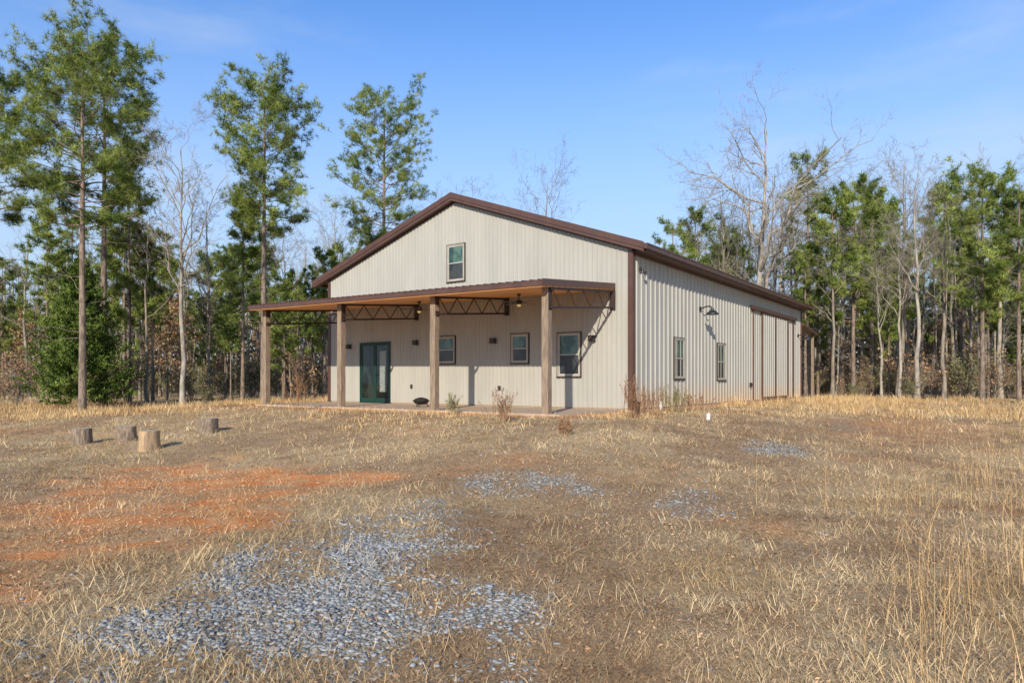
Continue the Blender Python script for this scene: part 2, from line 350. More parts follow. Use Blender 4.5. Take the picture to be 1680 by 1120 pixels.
def window(mp,a0,a1,z0,z1,label=None,lowglass='glassdark',fr='frame'):
    mb=MB(); t=.045; o0,o1=-.01,.05
    wbox(mb,mp,a0,a0+t,o0,o1,z0,z1); wbox(mb,mp,a1-t,a1,o0,o1,z0,z1); wbox(mb,mp,a0+t,a1-t,o0,o1,z1-t,z1); wbox(mb,mp,a0+t,a1-t,o0,o1,z0,z0+t)
    w=obj('window',mb,M[fr],B); 
    if label: w['label']=label
    zm=(z0+z1)/2
    mb=MB(); q=.025
    for a in (z0+t,zm-.015):
        b2=zm+.015 if a<zm-.1 else z1-t; oo=.03 if a<zm-.1 else .038
        wbox(mb,mp,a0+t,a0+t+q,.0,oo,a,b2); wbox(mb,mp,a1-t-q,a1-t,.0,oo,a,b2); wbox(mb,mp,a0+t+q,a1-t-q,.0,oo,a,a+q); wbox(mb,mp,a0+t+q,a1-t-q,0,oo,b2-q,b2)
    obj('sash',mb,M['frame_white'],w)
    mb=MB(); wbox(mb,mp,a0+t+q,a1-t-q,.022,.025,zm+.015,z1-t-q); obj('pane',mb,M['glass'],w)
    mb=MB(); wbox(mb,mp,a0+t+q,a1-t-q,.022,.025,z0+t+q,zm-.015); obj('pane',mb,M[lowglass],w)
    mb=MB(); k=.028
    wbox(mb,mp,a0-k,a0-.002,-.01,.042,z0-k,z1+k); wbox(mb,mp,a1+.002,a1+k,-.01,.042,z0-k,z1+k); wbox(mb,mp,a0-.002,a1+.002,-.01,.042,z1+.002,z1+k); wbox(mb,mp,a0-.03,a1+.03,-.01,.06,z0-k-.01,z0-.002)
    obj('window_trim',mb,M['bronze'],w); return w
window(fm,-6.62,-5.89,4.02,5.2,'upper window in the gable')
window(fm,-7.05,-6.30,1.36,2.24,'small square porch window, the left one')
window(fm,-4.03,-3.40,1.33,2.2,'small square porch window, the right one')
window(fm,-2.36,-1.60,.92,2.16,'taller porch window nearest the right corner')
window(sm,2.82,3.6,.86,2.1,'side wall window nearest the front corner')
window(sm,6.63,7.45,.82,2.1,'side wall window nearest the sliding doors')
mb=MB(); D0,D1,DT=-10.84,-9.27,2.17
wbox(mb,fm,D0,D0+.05,-.01,.055,.0,DT); wbox(mb,fm,D1-.05,D1,-.01,.055,.0,DT); wbox(mb,fm,D0+.05,D1-.05,-.01,.055,DT-.05,DT); wbox(mb,fm,D0+.05,D1-.05,-.01,.07,0.0,.035)
door=obj('door',mb,M['green'],B); door['label']='green double glazed french door'
mid=(D0+D1)/2
for a0,a1,gm in ((D0+.055,mid-.004,'doorglass'),(mid+.004,D1-.055,'doorglass')):
    mb=MB(); s=.065
    wbox(mb,fm,a0,a0+s,0,.04,.04,DT-.055); wbox(mb,fm,a1-s,a1,0,.04,.04,DT-.055); wbox(mb,fm,a0+s,a1-s,0,.04,DT-.13,DT-.055); wbox(mb,fm,a0+s,a1-s,0,.04,.04,.18)
    obj('door_leaf',mb,M['green'],door)
    mb=MB(); wbox(mb,fm,a0+s,a1-s,.022,.025,.18,DT-.13); obj('pane',mb,M[gm],door)
mb=MB(); wbox(mb,fm,mid+.24,D1-.22,.0255,.028,.40,DT-.32); obj('blind',mb,M['blind'],door)
mb=MB(); mb.cyl((mid+.05,-.04,1.0),(mid+.05,-.09,1.0),.012); mb.cyl((mid+.04,-.09,1.0),(mid+.15,-.09,1.0),.01); mb.cyl((mid+.05,-.04,1.0),(mid+.05,-.05,1.0),.03); obj('handle',mb,M['galv'],door)
for a,z in ((-11.42,2.05),(-8.02,2.08),(-4.70,2.03),(-1.2,1.98)):
    mb=MB(); mb.box(a-.06,a+.06,-.038,-.022,z-.08,z+.08); mb.box(a-.085,a+.085,-.032-.12,-.039,z-.055,z+.06)
    wl=obj('wall_light',mb,M['bronze'],B)
    mb=MB(); mb.box(a-.1,a+.1,-.17,-.025,z+.062,z+.08); mb.box(a-.1,a+.1,-.17,-.025,z-.075,z-.057); obj('shade',mb,M['bronze'],wl)
for a,z in ((-8.25,.6),(-4.49,.57)):
    mb=MB(); mb.box(a-.045,a+.045,-.05,-.022,z-.065,z+.065); mb.box(a-.035,a+.035,-.062,-.051,z-.055,z+.055); obj('outlet_cover',mb,M['bronze'],B)
mb=MB(); wbox(mb,sm,10.25,10.4,.034,.09,.55,.72); wbox(mb,sm,10.27,10.38,.091,.1,.57,.70); obj('outlet_cover',mb,M['black'],B)
mb=MB(); wbox(mb,sm,.35,.47,.034,.06,3.80,3.92); mb.cyl((.06,.41,3.86),(.16,.41,3.80),.02); mb.lathe((.18,.41,3.74),[(0,.07),(.04,.06),(.055,.02),(.04,-.02),(0,-.04)],12); obj('security_camera',mb,M['bronze'],B)
for v_,z in ((4.95,3.16),(17.9,2.98)):
    pts=[(.03,v_,z),(.12,v_,z+.015),(.24,v_,z+.06),(.36,v_,z+.06),(.43,v_,z+.01),(.44,v_,z-.04)]
    mb=MB()
    for p,q in zip(pts,pts[1:]): mb.cyl(p,q,.023,n=8)
    mb.cyl((.03,v_,z),(.055,v_,z),.075,n=14); bl=obj('barn_light',mb,M['galv'],B)
    mb=MB(); mb.lathe((.44,v_,z-.05),[(.0,.05),(.05,.04),(.06,-.02),(.12,-.06),(.20,-.13),(.21,-.165),(.20,-.16),(.10,-.09),(0,-.08)],20); obj('shade',mb,M['galv'],bl)
    mb=MB(); mb.lathe((.44,v_,z-.05),[(.0,-.085),(.028,-.10),(.035,-.13),(.015,-.155),(0,-.16)],10); obj('bulb',mb,M['white'],bl)
mb=MB(); wbox(mb,sm,10.3,17.3,.035,.12,3.66,3.70); wbox(mb,sm,10.3,17.3,.12,.135,3.61,3.76); wbox(mb,sm,10.3,17.3,.035,.12,3.73,3.76); obj('door_rail',mb,M['brown'],B)
for a0,a1 in ((11.8,13.72),(13.78,15.85)):
    dl=obj('sliding_door',siding(sm,a0+.07,a1-.07,.305,.06,.03,lambda a:3.59,.12,.05),M['siding_side'],B)
    mb=MB(); wbox(mb,sm,a0,a0+.07,.034,.1,.08,3.6); wbox(mb,sm,a1-.07,a1,.034,.1,.08,3.6); wbox(mb,sm,a0+.07,a1-.07,.034,.095,.08,.13); wbox(mb,sm,a0+.07,a1-.07,.034,.095,3.55,3.6); obj('door_frame',mb,M['brown'],dl)
for q0 in (10.62,16.9):
    mb=MB(); wbox(mb,sm,q0,q0+.06,.034,.08,.04,3.6); obj('door_casing',mb,M['brown'],B)
px0,px1=-12.25,-.52; yf=-3.62
def pzf(x,y): return 3.30+.085*y+.0135*(-x-.5)
mb=MB(); mb.slab(px0,px1,yf,-.022,pzf,.02,.13)
xx=px0+.1
while xx<px1-.1:
    mb.hexa([(x,y,pzf(x,y)+d) for x,y,d in ((xx,yf-.03,.12),(xx+.07,yf-.03,.12),(xx+.07,-.022,.13),(xx,-.022,.13),(xx+.015,yf-.03,.165),(xx+.055,yf-.03,.165),(xx+.055,-.022,.165),(xx+.015,-.022,.165))]); xx+=.23
pr=obj('porch_roof',mb,M['brown'],B)
mb=MB(); mb.slab(px0-.02,px1+.02,yf-.028,yf-.002,pzf,.01,.115)
for xa in (px0-.025,px1+.002): mb.slab(xa,xa+.023,yf,-.022,pzf,.01,.17)
obj('fascia',mb,M['brown'],pr)
mb=MB(); mb.slab(px0+.01,px1-.01,yf+.01,-.04,pzf,-.02,.015); obj('ceiling',mb,M['ceil'],pr)
POSTS=[-11.96,-8.14,-4.32,-.70]
for i,a in enumerate(POSTS):
    pz=lambda y:pzf(a,y)
    mb=MB(); yp=-3.15; s=.095; r=random.Random(i)
    lv=[-.45]+[j*.4 for j in range(0,8)]+[pz(yp)-.022]
    for z in lv:
        dx=r.uniform(-.004,.004); dy=r.uniform(-.004,.004); c=.014
        for sx,sy in ((-s+c,-s),(s-c,-s),(s,-s+c),(s,s-c),(s-c,s),(-s+c,s),(-s,s-c),(-s,-s+c)): mb.v.append((a+sx+dx,yp+sy+dy,z))
    for j in range(len(lv)-1):
        for q in range(8): mb.f.append((j*8+q,j*8+(q+1)%8,(j+1)*8+(q+1)%8,(j+1)*8+q))
    obj('porch_post',mb,M['post'],B)
    mb=MB(); xa=a+.13
    ya,yb=-3.2,-.05; zt0=pz(ya)-.06; zt1=pz(yb)-.06; zb=lambda y:pz(y)-.50
    for sx in (-.03,.010):
        mb.slab(xa+sx,xa+sx+.02,ya,yb,lambda x,y:pz(y),-.08,-.03); mb.slab(xa+sx,xa+sx+.02,ya+.02,yb-.02,lambda x,y:pz(y),-.525,-.475)
    nn=8
    for j in range(nn):
        y_a=ya+.1+(yb-ya-.2)*j/nn; y_b=ya+.1+(yb-ya-.2)*(j+1)/nn
        z_a=(zb(y_a) if j%2 else pz(y_a)-.06); z_b=(pz(y_b)-.06 if j%2 else zb(y_b)); mb.cyl((xa,y_a,z_a),(xa,y_b,z_b),.015,n=6)
    mb.box(xa-.08,xa+.08,yb-.01,yb+.026,zb(yb)-.06,zt1+.03); mb.box(xa-.055,xa-.032,ya-.02,ya+.14,zb(ya)-.06,zt0+.02)
    obj('roof_truss',mb,M['truss'],B)
mb=MB(); ly0,ly1=LEN+.03,LEN+3.0; zl=lambda y:3.5-.11*(y-LEN)
mb.slab(-11.5,.15,ly0,ly1,lambda x,y:zl(y),0,.1); o=obj('rear_porch_roof',mb,M['brown'],B)
for a in (-11.2,-7.5,-3.8,-.05):
    mb=MB(); mb.box(a-.06,a+.06,LEN+2.6,LEN+2.72,-.5,zl(LEN+2.7)-.003); obj('porch_post',mb,M['post'],B)
def l2w(x,y,z=0): 
    p=P0+EX*x+EY*y; return (float(p[0]),float(p[1]),z)
for i,a in enumerate((-10.05,-6.38,-2.62)):
    yy=-1.6; zc=pzf(a,yy)-.022
    lab=['ceiling fan with lamp in the left bay of the porch','ceiling fan with lamp in the middle bay of the porch','ceiling fan with lamp in the right bay of the porch'][i]
    t=thing('ceiling_fan',l2w(a,yy,zc),RZ+i*.5+.3,lab,'ceiling fan','fans under the porch ceiling')
    mb=MB(); mb.lathe((0,0,0),[(0,0),(.06,0),(.05,-.05),(.015,-.06),(.012,-.18)],14); obj('downrod',mb,M['black'],t)
    mb=MB(); mb.lathe((0,0,-.16),[(.0,0),(.05,-.005),(.09,-.04),(.095,-.1),(.06,-.13),(0,-.135)],18); obj('motor',mb,M['black'],t)
    for k in range(4):
        q=k*math.pi/2; c,s=math.cos(q),math.sin(q); mb=MB()
        def T(x,y,z): return (x*c-y*s,x*s+y*c,z)
        mb.hexa([T(.08,-.03,-.25),T(.56,-.055,-.26),T(.56,.055,-.245),T(.08,.03,-.235),T(.08,-.03,-.242),T(.56,-.055,-.252),T(.56,.055,-.237),T(.08,.03,-.227)]); obj('blade',mb,M['bronze'],t)
    mb=MB(); mb.lathe((0,0,-.29),[(0.0,0),(.05,-.005),(.06,-.03),(.04,-.055),(0,-.065)],16); obj('lamp_globe',mb,M['lamp'],t,True)
p=l2w(-6.2,-1.7); t=thing('fire_pit',(p[0],p[1],0),.3,'low round black fire bowl standing on the porch slab','fire pit')
mb=MB(); mb.lathe((0,0,.06),[(0,0),(.12,.01),(.2,.05),(.25,.12),(.28,.125),(.28,.135),(.24,.132),(.16,.06),(0,.03)],22); obj('bowl',mb,M['black'],t,True)
for k in range(3):
    q=k*2.094; mb=MB(); mb.cyl((.15*math.cos(q),.15*math.sin(q),.11),(.23*math.cos(q),.23*math.sin(q),0),.016); obj('leg',mb,M['black'],t)
mb=MB(); mb.lathe((0,0,.19),[(.26,-.01),(.2,.05),(.1,.085),(.02,.10),(0,.10)],20); obj('lid',mb,M['black'],t)
def pipe(px,py,hh,r,m_,label,cap=True):
    x,y=ground_at(px,py); z=float(h(x,y)); t=thing('cleanout_pipe',(x,y,z),0,label,'pipe')
    mb=MB(); mb.cyl((0,0,-.1),(0,0,hh),r,n=14); obj('pipe',mb,m_,t)
    mb=MB(); mb.cyl((0,0,hh),(0,0,hh+.03),r*1.2,n=14); mb.box(-r*.35,r*.35,-r*.35,r*.35,hh+.03,hh+.06); obj('cap',mb,m_,t)
pipe(1162,688,.10,.048,M['white'],'short white capped pipe standing in the grass beyond the front corner')
pipe(1085,672,.20,.045,M['white'],'white capped pipe by the side wall near the first side window')
pipe(1047,682,.30,.045,M['galv'],'dark capped pipe at the front right corner of the building')
def stump(px,py,r,hh,seed,label,mk='stumpbark'):
    x,y=ground_at(px,py); z=float(h(x,y)); y+=r*.8; rg=np.random.default_rng(seed); n=28
    t=thing('tree_stump',(x,y,z),seed,label,'tree stump','sawn stumps on the grass')
    tt=np.arange(n)*2*np.pi/n; wob=1+.06*np.sin(tt*3+seed)+.03*rg.normal(size=n)
    lv=[(-.08,1.1),(0,1.08),(hh*.3,1.02),(hh*.7,.98),(hh*.97,.97),(hh,.94)]
    V=np.concatenate([np.stack([r*s*wob*np.cos(tt),r*s*wob*np.sin(tt),np.full(n,zz)],-1) for zz,s in lv])
    ix=np.arange(len(lv)*n).reshape(-1,n); Fq=np.stack([ix[:-1],np.roll(ix[:-1],-1,1),np.roll(ix[1:],-1,1),ix[1:]],-1).reshape(-1,4)
    obj('bark',npmesh('bark',[(V,Fq)]),M[mk],t)
    mb=MB(); mb.v=[tuple(v_) for v_ in V[-n:]]; mb.f=[tuple(range(n))]; obj('cut_top',mb,M['cut'],t)
stump(127,729,.20,.34,1,'dark tree stump furthest left of the four stumps on the grass')
stump(201,724,.20,.33,2,'greyish tree stump standing behind between the two left stumps')
stump(237,740,.20,.40,3,'pale orange sided tree stump nearest the camera','stumppale')
stump(337,712,.21,.35,4,'tree stump standing apart at the right of the four, nearest the porch')
# ------------------------------------------------------------ trees
def pine_meshes(H,r,cs,seed,limbs=46,sub=6,tpb=7,k=12,nw=.03,nl=.25,tr=None,lean=.008,tq=.4,jt=.065):
    rg=np.random.default_rng(seed); tr=tr or H*.0105; K=14; s=np.linspace(0,1,K)
    P=np.zeros((1,K,3)); P[0,:,2]=H*s; P[0,:,0]=np.cumsum(rg.normal(size=K))*lean*H*.06; P[0,:,1]=np.cumsum(rg.normal(size=K))*lean*H*.06; P[0,:,:2]-=P[0,0,:2]; P[0,0,2]=-.3
    R=(tr*(1-.82*s**1.2))[None]; R[0,0]=tr*1.25
    q=(np.arange(limbs)+rg.random(limbs))/limbs; t=cs+(1-cs)*(.02+.93*q); pp,dd,rr=interp(P,R,t[None]); pp=pp[0]; rr=rr[0]
    L=r*1.42*(q+.06)**.42*(1-q+.20)**.42*(.45+.70*rg.random(limbs)); az=np.arange(limbs)*2.4+rg.random(limbs)*1.4
    el=np.radians(2+40*q**1.4+rg.normal(size=limbs)*8); d=np.stack([np.cos(az)*np.cos(el),np.sin(az)*np.cos(el),np.sin(el)],-1)
    KK=6; ss=np.linspace(0,1,KK); Q=pp[:,None]+d[:,None]*(L[:,None]*ss)[...,None]; j=rg.normal(size=Q.shape)*.04*L[:,None,None]; j[:,0]=0; Q+=j; Q[...,2]+=.18*L[:,None]*ss**2
    RR=np.clip(rr*.38,.012,.09)[:,None]*(1-.75*ss)
    nd=12; td=cs*(.4+.6*rg.random(nd)); pd,_,rd=interp(P,R,td[None]); ad=rg.random(nd)*6.28; Ld=r*(.15+.35*rg.random(nd))
    dd2=np.stack([np.cos(ad),np.sin(ad),rg.normal(size=nd)*.25],-1); Qd=pd[0][:,None]+dd2[:,None]*(Ld[:,None]*ss)[...,None]+rg.normal(size=(nd,KK,3))*.03; Qd[:,0]=pd[0]; Rd=np.full((nd,1),.018)*(1-.7*ss)
    P2,R2=grow(Q,RR,sub,.35,1.0,.46,.85,.12,4,rg,.5,.08,flat=.5)
    tt=tq+(1-tq)*rg.random((len(P2),tpb)); tp,_,_=interp(P2,R2,tt); tp=tp.reshape(-1,3)+rg.normal(size=(len(P2)*tpb,3))*jt*np.array([1,1,.8])
    tl,_,_=interp(Q,RR,.75+.25*rg.random((limbs,5))); tp=np.concatenate([tp,tl.reshape(-1,3)])
    tb,tf=tubes(P,R,10); trunk=npmesh('trunk',[(tb,tf)],True)
    br=npmesh('branches',[tubes(Q,RR,5),tubes(Qd,Rd,4),tubes(P2,R2,3)],True)
    cv,cf=needles(tp,k,nl,nw,rg,.7); cr=npmesh('crown',[(cv,cf)])
    return [('trunk',trunk,'pinebark'),('branches',br,'pinebark'),('crown',cr,'needle')],float(np.percentile(cv[:,2],99.9))
def bare_meshes(H,seed,limbs=16,t0=.35,ang=.7,bark='greybark',lf=.36,tr=None,leaf=None,l4=4,leafn=3,leafsize=.07,up=.28,tw=.0048,lr=.5):
    rg=np.random.default_rng(seed); K=12; s=np.linspace(0,1,K); tr=tr or H*.0105
    P=np.zeros((1,K,3)); P[0,:,2]=H*s; w=np.cumsum(rg.normal(size=(K,2))*H*.006,0); P[0,:,:2]=w-w[0]; P[0,0,2]=-.3
    R=(tr*(1-.88*s))[None]; R[0,0]*=1.3
    P1,R1=grow(P,R,limbs,t0,.97,lf,ang,up,8,rg,lr,.07); P2,R2=grow(P1,R1,7,.2,1,.45,.8,.10,5,rg,lr,.10)
    P3,R3=grow(P2,R2,6,.2,1,.5,.8,.06,4,rg,.55,.10,minr=.006)
    parts=[tubes(P1,R1,6),tubes(P2,R2,4),tubes(P3,R3,3)]; mz=max(float(P1[...,2].max()),float(P2[...,2].max()),H)
    if l4: P4,R4=grow(P3,R3,l4,.2,1,.6,.8,.04,3,rg,.7,.1,minr=tw); parts.append(tubes(P4,R4,3)); mz=float(np.percentile(P4[...,2],99.5))
    out=[('trunk',npmesh('trunk',[tubes(P,R,9)],True),bark),('branches',npmesh('branches',parts,True),bark)]
    if leaf:
        tp,_,_=interp(P3,R3,rg.random((len(P3),leafn))); tp=tp.reshape(-1,3)+rg.normal(size=(len(P3)*leafn,3))*.06; out.append(('crown',npmesh('crown',[leaves(tp,leafsize,rg)]),leaf))
    return out,mz
def cedar_meshes(H,r,seed,nb=520):
    rg=np.random.default_rng(seed); zb_=np.sort(rg.random(nb)**1.0)*.98; ab=np.arange(nb)*2.4+rg.random(nb)*1.2; Lb=r*(1-zb_)**.85*(.55+.6*rg.random(nb))*(.85+.25*np.minimum(zb_*6,1))+.08
    el=.35+.5*zb_+rg.normal(size=nb)*.15; d=np.stack([np.cos(ab)*np.cos(el),np.sin(ab)*np.cos(el),np.sin(el)],-1); base=np.stack([np.zeros(nb),np.zeros(nb),.1+zb_*(H-.35)],-1)
    ss=np.linspace(0,1,5); Q=base[:,None]+d[:,None]*(Lb[:,None]*ss)[...,None]; R=np.full((nb,1),.02)*(1-.8*ss)
    P2,R2=grow(Q,R,7,.25,1,.34,.55,.25,3,rg,.5,.08,minr=.004)
    tp,_,_=interp(P2,R2,.1+.9*rg.random((len(P2),7))); tp=tp.reshape(-1,3)+rg.normal(size=(len(P2)*7,3))*.025
    K=6; s=np.linspace(0,1,K); P=np.zeros((1,K,3)); P[0,:,2]=H*.95*s-.1; Rt=(.13*(1-.9*s))[None]
    return [('trunk',npmesh('trunk',[tubes(P,Rt,8)],True),'greybark'),('crown',npmesh('crown',[needles(tp,3,.13,.045,rg,.9)]),'cedar')]
def shrub_meshes(H,r,seed,leaf,nst=14,bark='greybark',leafn=3,size=.06):
    rg=np.random.default_rng(seed); az=rg.random(nst)*6.28; el=np.radians(50+35*rg.random(nst)); L=H*(.6+.4*rg.random(nst)); d=np.stack([np.cos(az)*np.cos(el)*r/H*1.6,np.sin(az)*np.cos(el)*r/H*1.6,np.sin(el)],-1)
    s=np.linspace(0,1,6); P=d[:,None]*(L[:,None]*s)[...,None]+rg.normal(size=(nst,6,3))*.03*H; P[:,0]=0; P[:,0,2]=-.1; R=np.full((nst,1),.014)*(1-.7*s)
    P1,R1=grow(P,R,7,.2,1,.4,.7,.2,4,rg,.6,.1); P2,R2=grow(P1,R1,5,.2,1,.5,.7,.1,3,rg,.7,.1,minr=.004)
    tp,_,_=interp(P2,R2,rg.random((len(P2),leafn))); tp=tp.reshape(-1,3)+rg.normal(size=(len(P2)*leafn,3))*.05
    return [('stems',npmesh('stems',[tubes(P,R,4),tubes(P1,R1,3),tubes(P2,R2,3)]),bark),('leaves',npmesh('leaves',[leaves(tp,size,rg)]),leaf)]
def place(name,ms,x,y,label,cat,group=None,sc=1,rz=0):
    t=thing(name,(x,y,float(h(x,y))),rz,label,cat,group); t.scale=(sc,sc,sc)
    for nm,me,mt in ms: obj(nm,me,M[mt],t)
    return t
def hof(px,d,ty): x,y=at(px,d); return CZ+(HY-ty)/F*d-float(h(x,y))
heroes=[
 (135,26,28,3.8,.52,62,'tallest pine tree at far left, its bare trunk in front of the dark cedar'),
 (170,31,60,3.2,.60,40,'tall pine tree right behind the tallest pine at far left'),
 (-15,27,85,3.1,.55,38,'pine tree cut off by the left edge of the picture'),
 (432,30,98,2.9,.54,54,'tall pine tree with long bare trunk just left of the porch'),
 (629,40,122,3.6,.50,62,'broad crowned pine tree standing behind the left slope of the roof'),
 (398,34,310,1.3,.45,26,'slim shorter pine tree between the pale bare tree and the tall pine by the porch'),
 (212,34,312,1.3,.35,28,'narrow young pine tree just left of the pale bare tree'),
 (562,46,372,2.4,.28,40,'dense dark pine tree above the left end of the porch roof'),
 (1104,50,356,1.7,.25,34,'pointed pine tree just above the right roof slope'),
 (1196,47,356,2.4,.25,42,'wide pine tree behind the side wall at the foot of the big bare tree'),
 (1325,44,248,1.7,.48,34,'slim tall pine tree directly right of the big bare tree'),
 (1430,43,288,1.9,.40,36,'pine tree at the middle of the right hand woods'),
 (1612,35,255,2.1,.40,42,'tall green pine tree near the right edge'),
 (1672,33,268,1.9,.42,36,'pine tree cut off by the right edge of the picture')]
for i,(px,d,ty,r,cs,lb,lab) in enumerate(heroes):
    x,y=at(px,d); H=hof(px,d,ty); ms,mz=pine_meshes(H-.35,r,cs,(150 if i==0 else 100)+i,lb,tpb=9 if i<5 else 7,sub=8 if i<5 else 6,k=16 if i<5 else 13,nw=.018 if i<5 else .025,nl=.24,jt=.10,tq=.35); place('pine_tree',ms,x,y,lab,'pine tree','pine trees around the field',H/mz,i*1.3)
bares=[(300,27,150,'palebark',.42,.34,15,'pale bare tree with whitish trunk between the left pines'),
 (242,33,330,'greybark',.45,.3,12,'slender bare tree close left of the whitish bare tree'),
 (345,37,300,'greybark',.4,.3,12,'slender bare tree between the whitish tree and the porch side pine'),
 (470,41,360,'greybark',.35,.35,14,'bare tree behind the left end of the porch'),
 (600,43,285,'greybark',.35,.42,16,'bare tree filling in left of the broad crowned pine behind the roof'),
 (765,46,272,'greybark',.4,.42,16,'bare tree showing just behind the roof peak'),
 (893,43,232,'greybark',.45,.36,16,'bare tree standing alone above the right roof slope'),
 (1252,39,118,'palebark',.28,.52,15,'tallest bare tree, wide and pale, behind the side wall'),
 (1190,44,240,'greybark',.35,.38,15,'bare tree left of the tallest bare tree behind the side wall'),
 (1472,38,222,'greybark',.35,.30,15,'tall bare tree at the middle of the right hand woods'),
 (1400,40,245,'greybark',.4,.28,13,'narrow bare tree left of the middle of the right hand woods'),
 (1548,37,285,'greybark',.4,.28,13,'bare tree left of the tall pine near the right edge'),
 (1365,37,330,'greybark',.4,.30,13,'bare tree just past the rear corner of the building'),
 (1505,36,240,'palebark',.42,.26,13,'slender pale bare tree in front of the right hand woods')]
for i,(px,d,ty,bk,t0,lf,lb,lab) in enumerate(bares):
    big=(i in (0,7)); x,y=at(px,d); H=hof(px,d,ty); ms,mz=bare_meshes(H*.95,200+i,lb,t0,.92 if i==7 else .78,bk,lf,l4=5 if d<42 else 4,tr=H*.015 if i==7 else None,lr=.66 if big else .5,tw=.006 if big else .0048,up=.12 if i==7 else .24); place('bare_tree',ms,x,y,lab,'bare tree','leafless trees around the field',H/mz,i*.9)
x,y=at(133,28.5); place('cedar_tree',cedar_meshes(6.5,2.1,5),x,y,'dense green cedar bush behind the tallest left pine trunk','cedar tree')
rg=np.random.default_rng(5)
pp=[pine_meshes(11,r,cs,300+i,34,6,6,9,.038,.28) for i,(r,cs) in enumerate(((1.9,.38),(1.5,.55),(1.9,.32),(1.5,.25),(1.6,.48)))]
bb=[bare_meshes(11,400+i,13,.28+.06*i,.85,('greybark','greybark','palebark','palebark')[i],.28+.03*i,l4=3,up=.2) for i in range(4)]
rb=[bare_meshes(5.5,450+i,14,.15,.8,'greybark',.42,leaf='rust',l4=0,leafn=2,leafsize=.08) for i in range(2)]
sh=[shrub_meshes(2.0,1.1,470,'rust',leafn=1,size=.055),shrub_meshes(1.8,1.0,471,'olive',leafn=2,size=.05),shrub_meshes(2.2,1.2,472,'litter',leafn=1,size=.05)]
def zone(px):
    if px<110: return 'far left of the field'
    if px<290: return 'around the dark cedar'
    if px<430: return 'left of the porch'
    if px<700: return 'behind the porch end'
    if px<1080: return 'behind the roof ridge'
    if px<1330: return 'behind the side wall'
    if px<1500: return 'just right of the building'
    return 'toward the right edge'
def scatter(n,lo,hi,d0,d1,tys,pk=.42):
    for i in range(n):
        px=lo+(hi-lo)*(i+rg.random()*1.4-.2)/n; d=d0+(d1-d0)*rg.random(); x,y=at(px,d)
        lx,ly=loc(x,y)
        if -14<lx<2 and -5<ly<23: continue
        k=rg.random(); ty=tys[0]+(tys[1]-tys[0])*rg.random()**.8; Hh=hof(px,d,ty)
        if k<pk: ms,mz=pp[rg.integers(5)]; nm='pine_tree'; lab='background pine in the wood '+zone(px); cat='pine tree'; sc=Hh/mz
        elif k<.90: ms,mz=bb[rg.integers(4)]; nm='bare_tree'; lab='thin leafless background tree in the wood '+zone(px); cat='bare tree'; sc=Hh*1.08/mz
        else: ms,mz=rb[rg.integers(2)]; nm='russet_tree'; lab='small tree holding russet leaves in the wood '+zone(px); cat='tree'; sc=(.7+.4*rg.random())
        place(nm,ms,x,y,lab,cat,lab,sc,rg.random()*6.28)
scatter(74,-140,560,32,62,(335,510),.36); scatter(116,1110,1820,36,64,(270,510),.32); scatter(14,560,1110,50,60,(390,460))
def scatter_shrubs(n,lo,hi,d0,d1):
    for i in range(n):
        px=lo+(hi-lo)*(i+rg.random())/n; d=d0+(d1-d0)*rg.random(); x,y=at(px,d); lx,ly=loc(x,y)
        if -14<lx<2 and -5<ly<23: continue
        j=rg.choice(3,p=(.4,.3,.3)); kind=('russet','olive green','brown twiggy')[j]; lab=kind+' undergrowth bush in the wood '+zone(px)
        place('bush',sh[j],x,y,lab,'bush',lab,.5+1.0*rg.random()**1.3,rg.random()*6)
scatter_shrubs(38,-100,540,30,50); scatter_shrubs(60,1330,1790,35,58)
n=150000; a=rg.random(n); X_=-75+160*a; D=58+18*rg.random(n); top=4.5+6.5*fbm(X_,np.zeros(n),.16,80,4); Z_=top*rg.random(n)**1.25
T=np.stack([X_,D,Z_-.3],-1); nt_=520; xt=-75+160*rg.random(nt_); P=np.zeros((nt_,4,3)); P[:,:,0]=xt[:,None]+rg.normal(size=(nt_,4))*.12; P[:,:,1]=(50+22*rg.random(nt_))[:,None]; P[:,:,2]=np.linspace(-.5,1,4)[None]*(7+4*rg.random(nt_))[:,None]
kp=[not(-14<l0<2 and l1<23) for l0,l1 in zip(*loc(P[:,0,0],P[:,0,1]))]; P=P[kp]
R=np.full((len(P),4),.10)*np.array([1,.8,.6,.3])
o=obj('distant_woodland',npmesh('distant_woodland',[leaves(T,.22,rg)]),M['farwood']); tag(o,'hazy mass of far woodland filling the gaps between the trunks','woodland',kind='stuff')
o=obj('distant_trunks',npmesh('distant_trunks',[tubes(P,R,5)]),M['palebark']); tag(o,'far crowd of thin grey trunks deep in the wood','woodland',kind='stuff')
# ------------------------------------------------------------ ground cover
def blades(bx,by,bz,az,tilt,L,w,rg,curve=.5):
    n=len(bx); d=np.stack([np.cos(az)*np.sin(tilt),np.sin(az)*np.sin(tilt),np.cos(tilt)],-1); s=np.stack([-np.sin(az),np.cos(az),np.zeros(n)],-1)
    a2=rg.random(n)*6.28; s=nrm(s*.6+.7*np.stack([np.cos(a2),np.sin(a2),np.zeros(n)],-1))*w[:,None]/2
    b0=np.stack([bx,by,bz],-1); m1=b0+d*L[:,None]*.55; t2=np.minimum(tilt+curve*(.3+rg.random(n)),1.75); a3=az+rg.normal(size=n)*.5
    d2=np.stack([np.cos(a3)*np.sin(t2),np.sin(a3)*np.sin(t2),np.cos(t2)],-1); tip=m1+d2*L[:,None]*.45
    tip[:,2]=np.maximum(tip[:,2],bz+.003)
    V=np.stack([b0-s,b0+s,m1+s*.8,m1-s*.8,tip],1).reshape(-1,3); k=np.arange(n)[:,None]*5
    return V,k+np.array([[0,1,2,3]]),k+np.array([[3,2,4]])
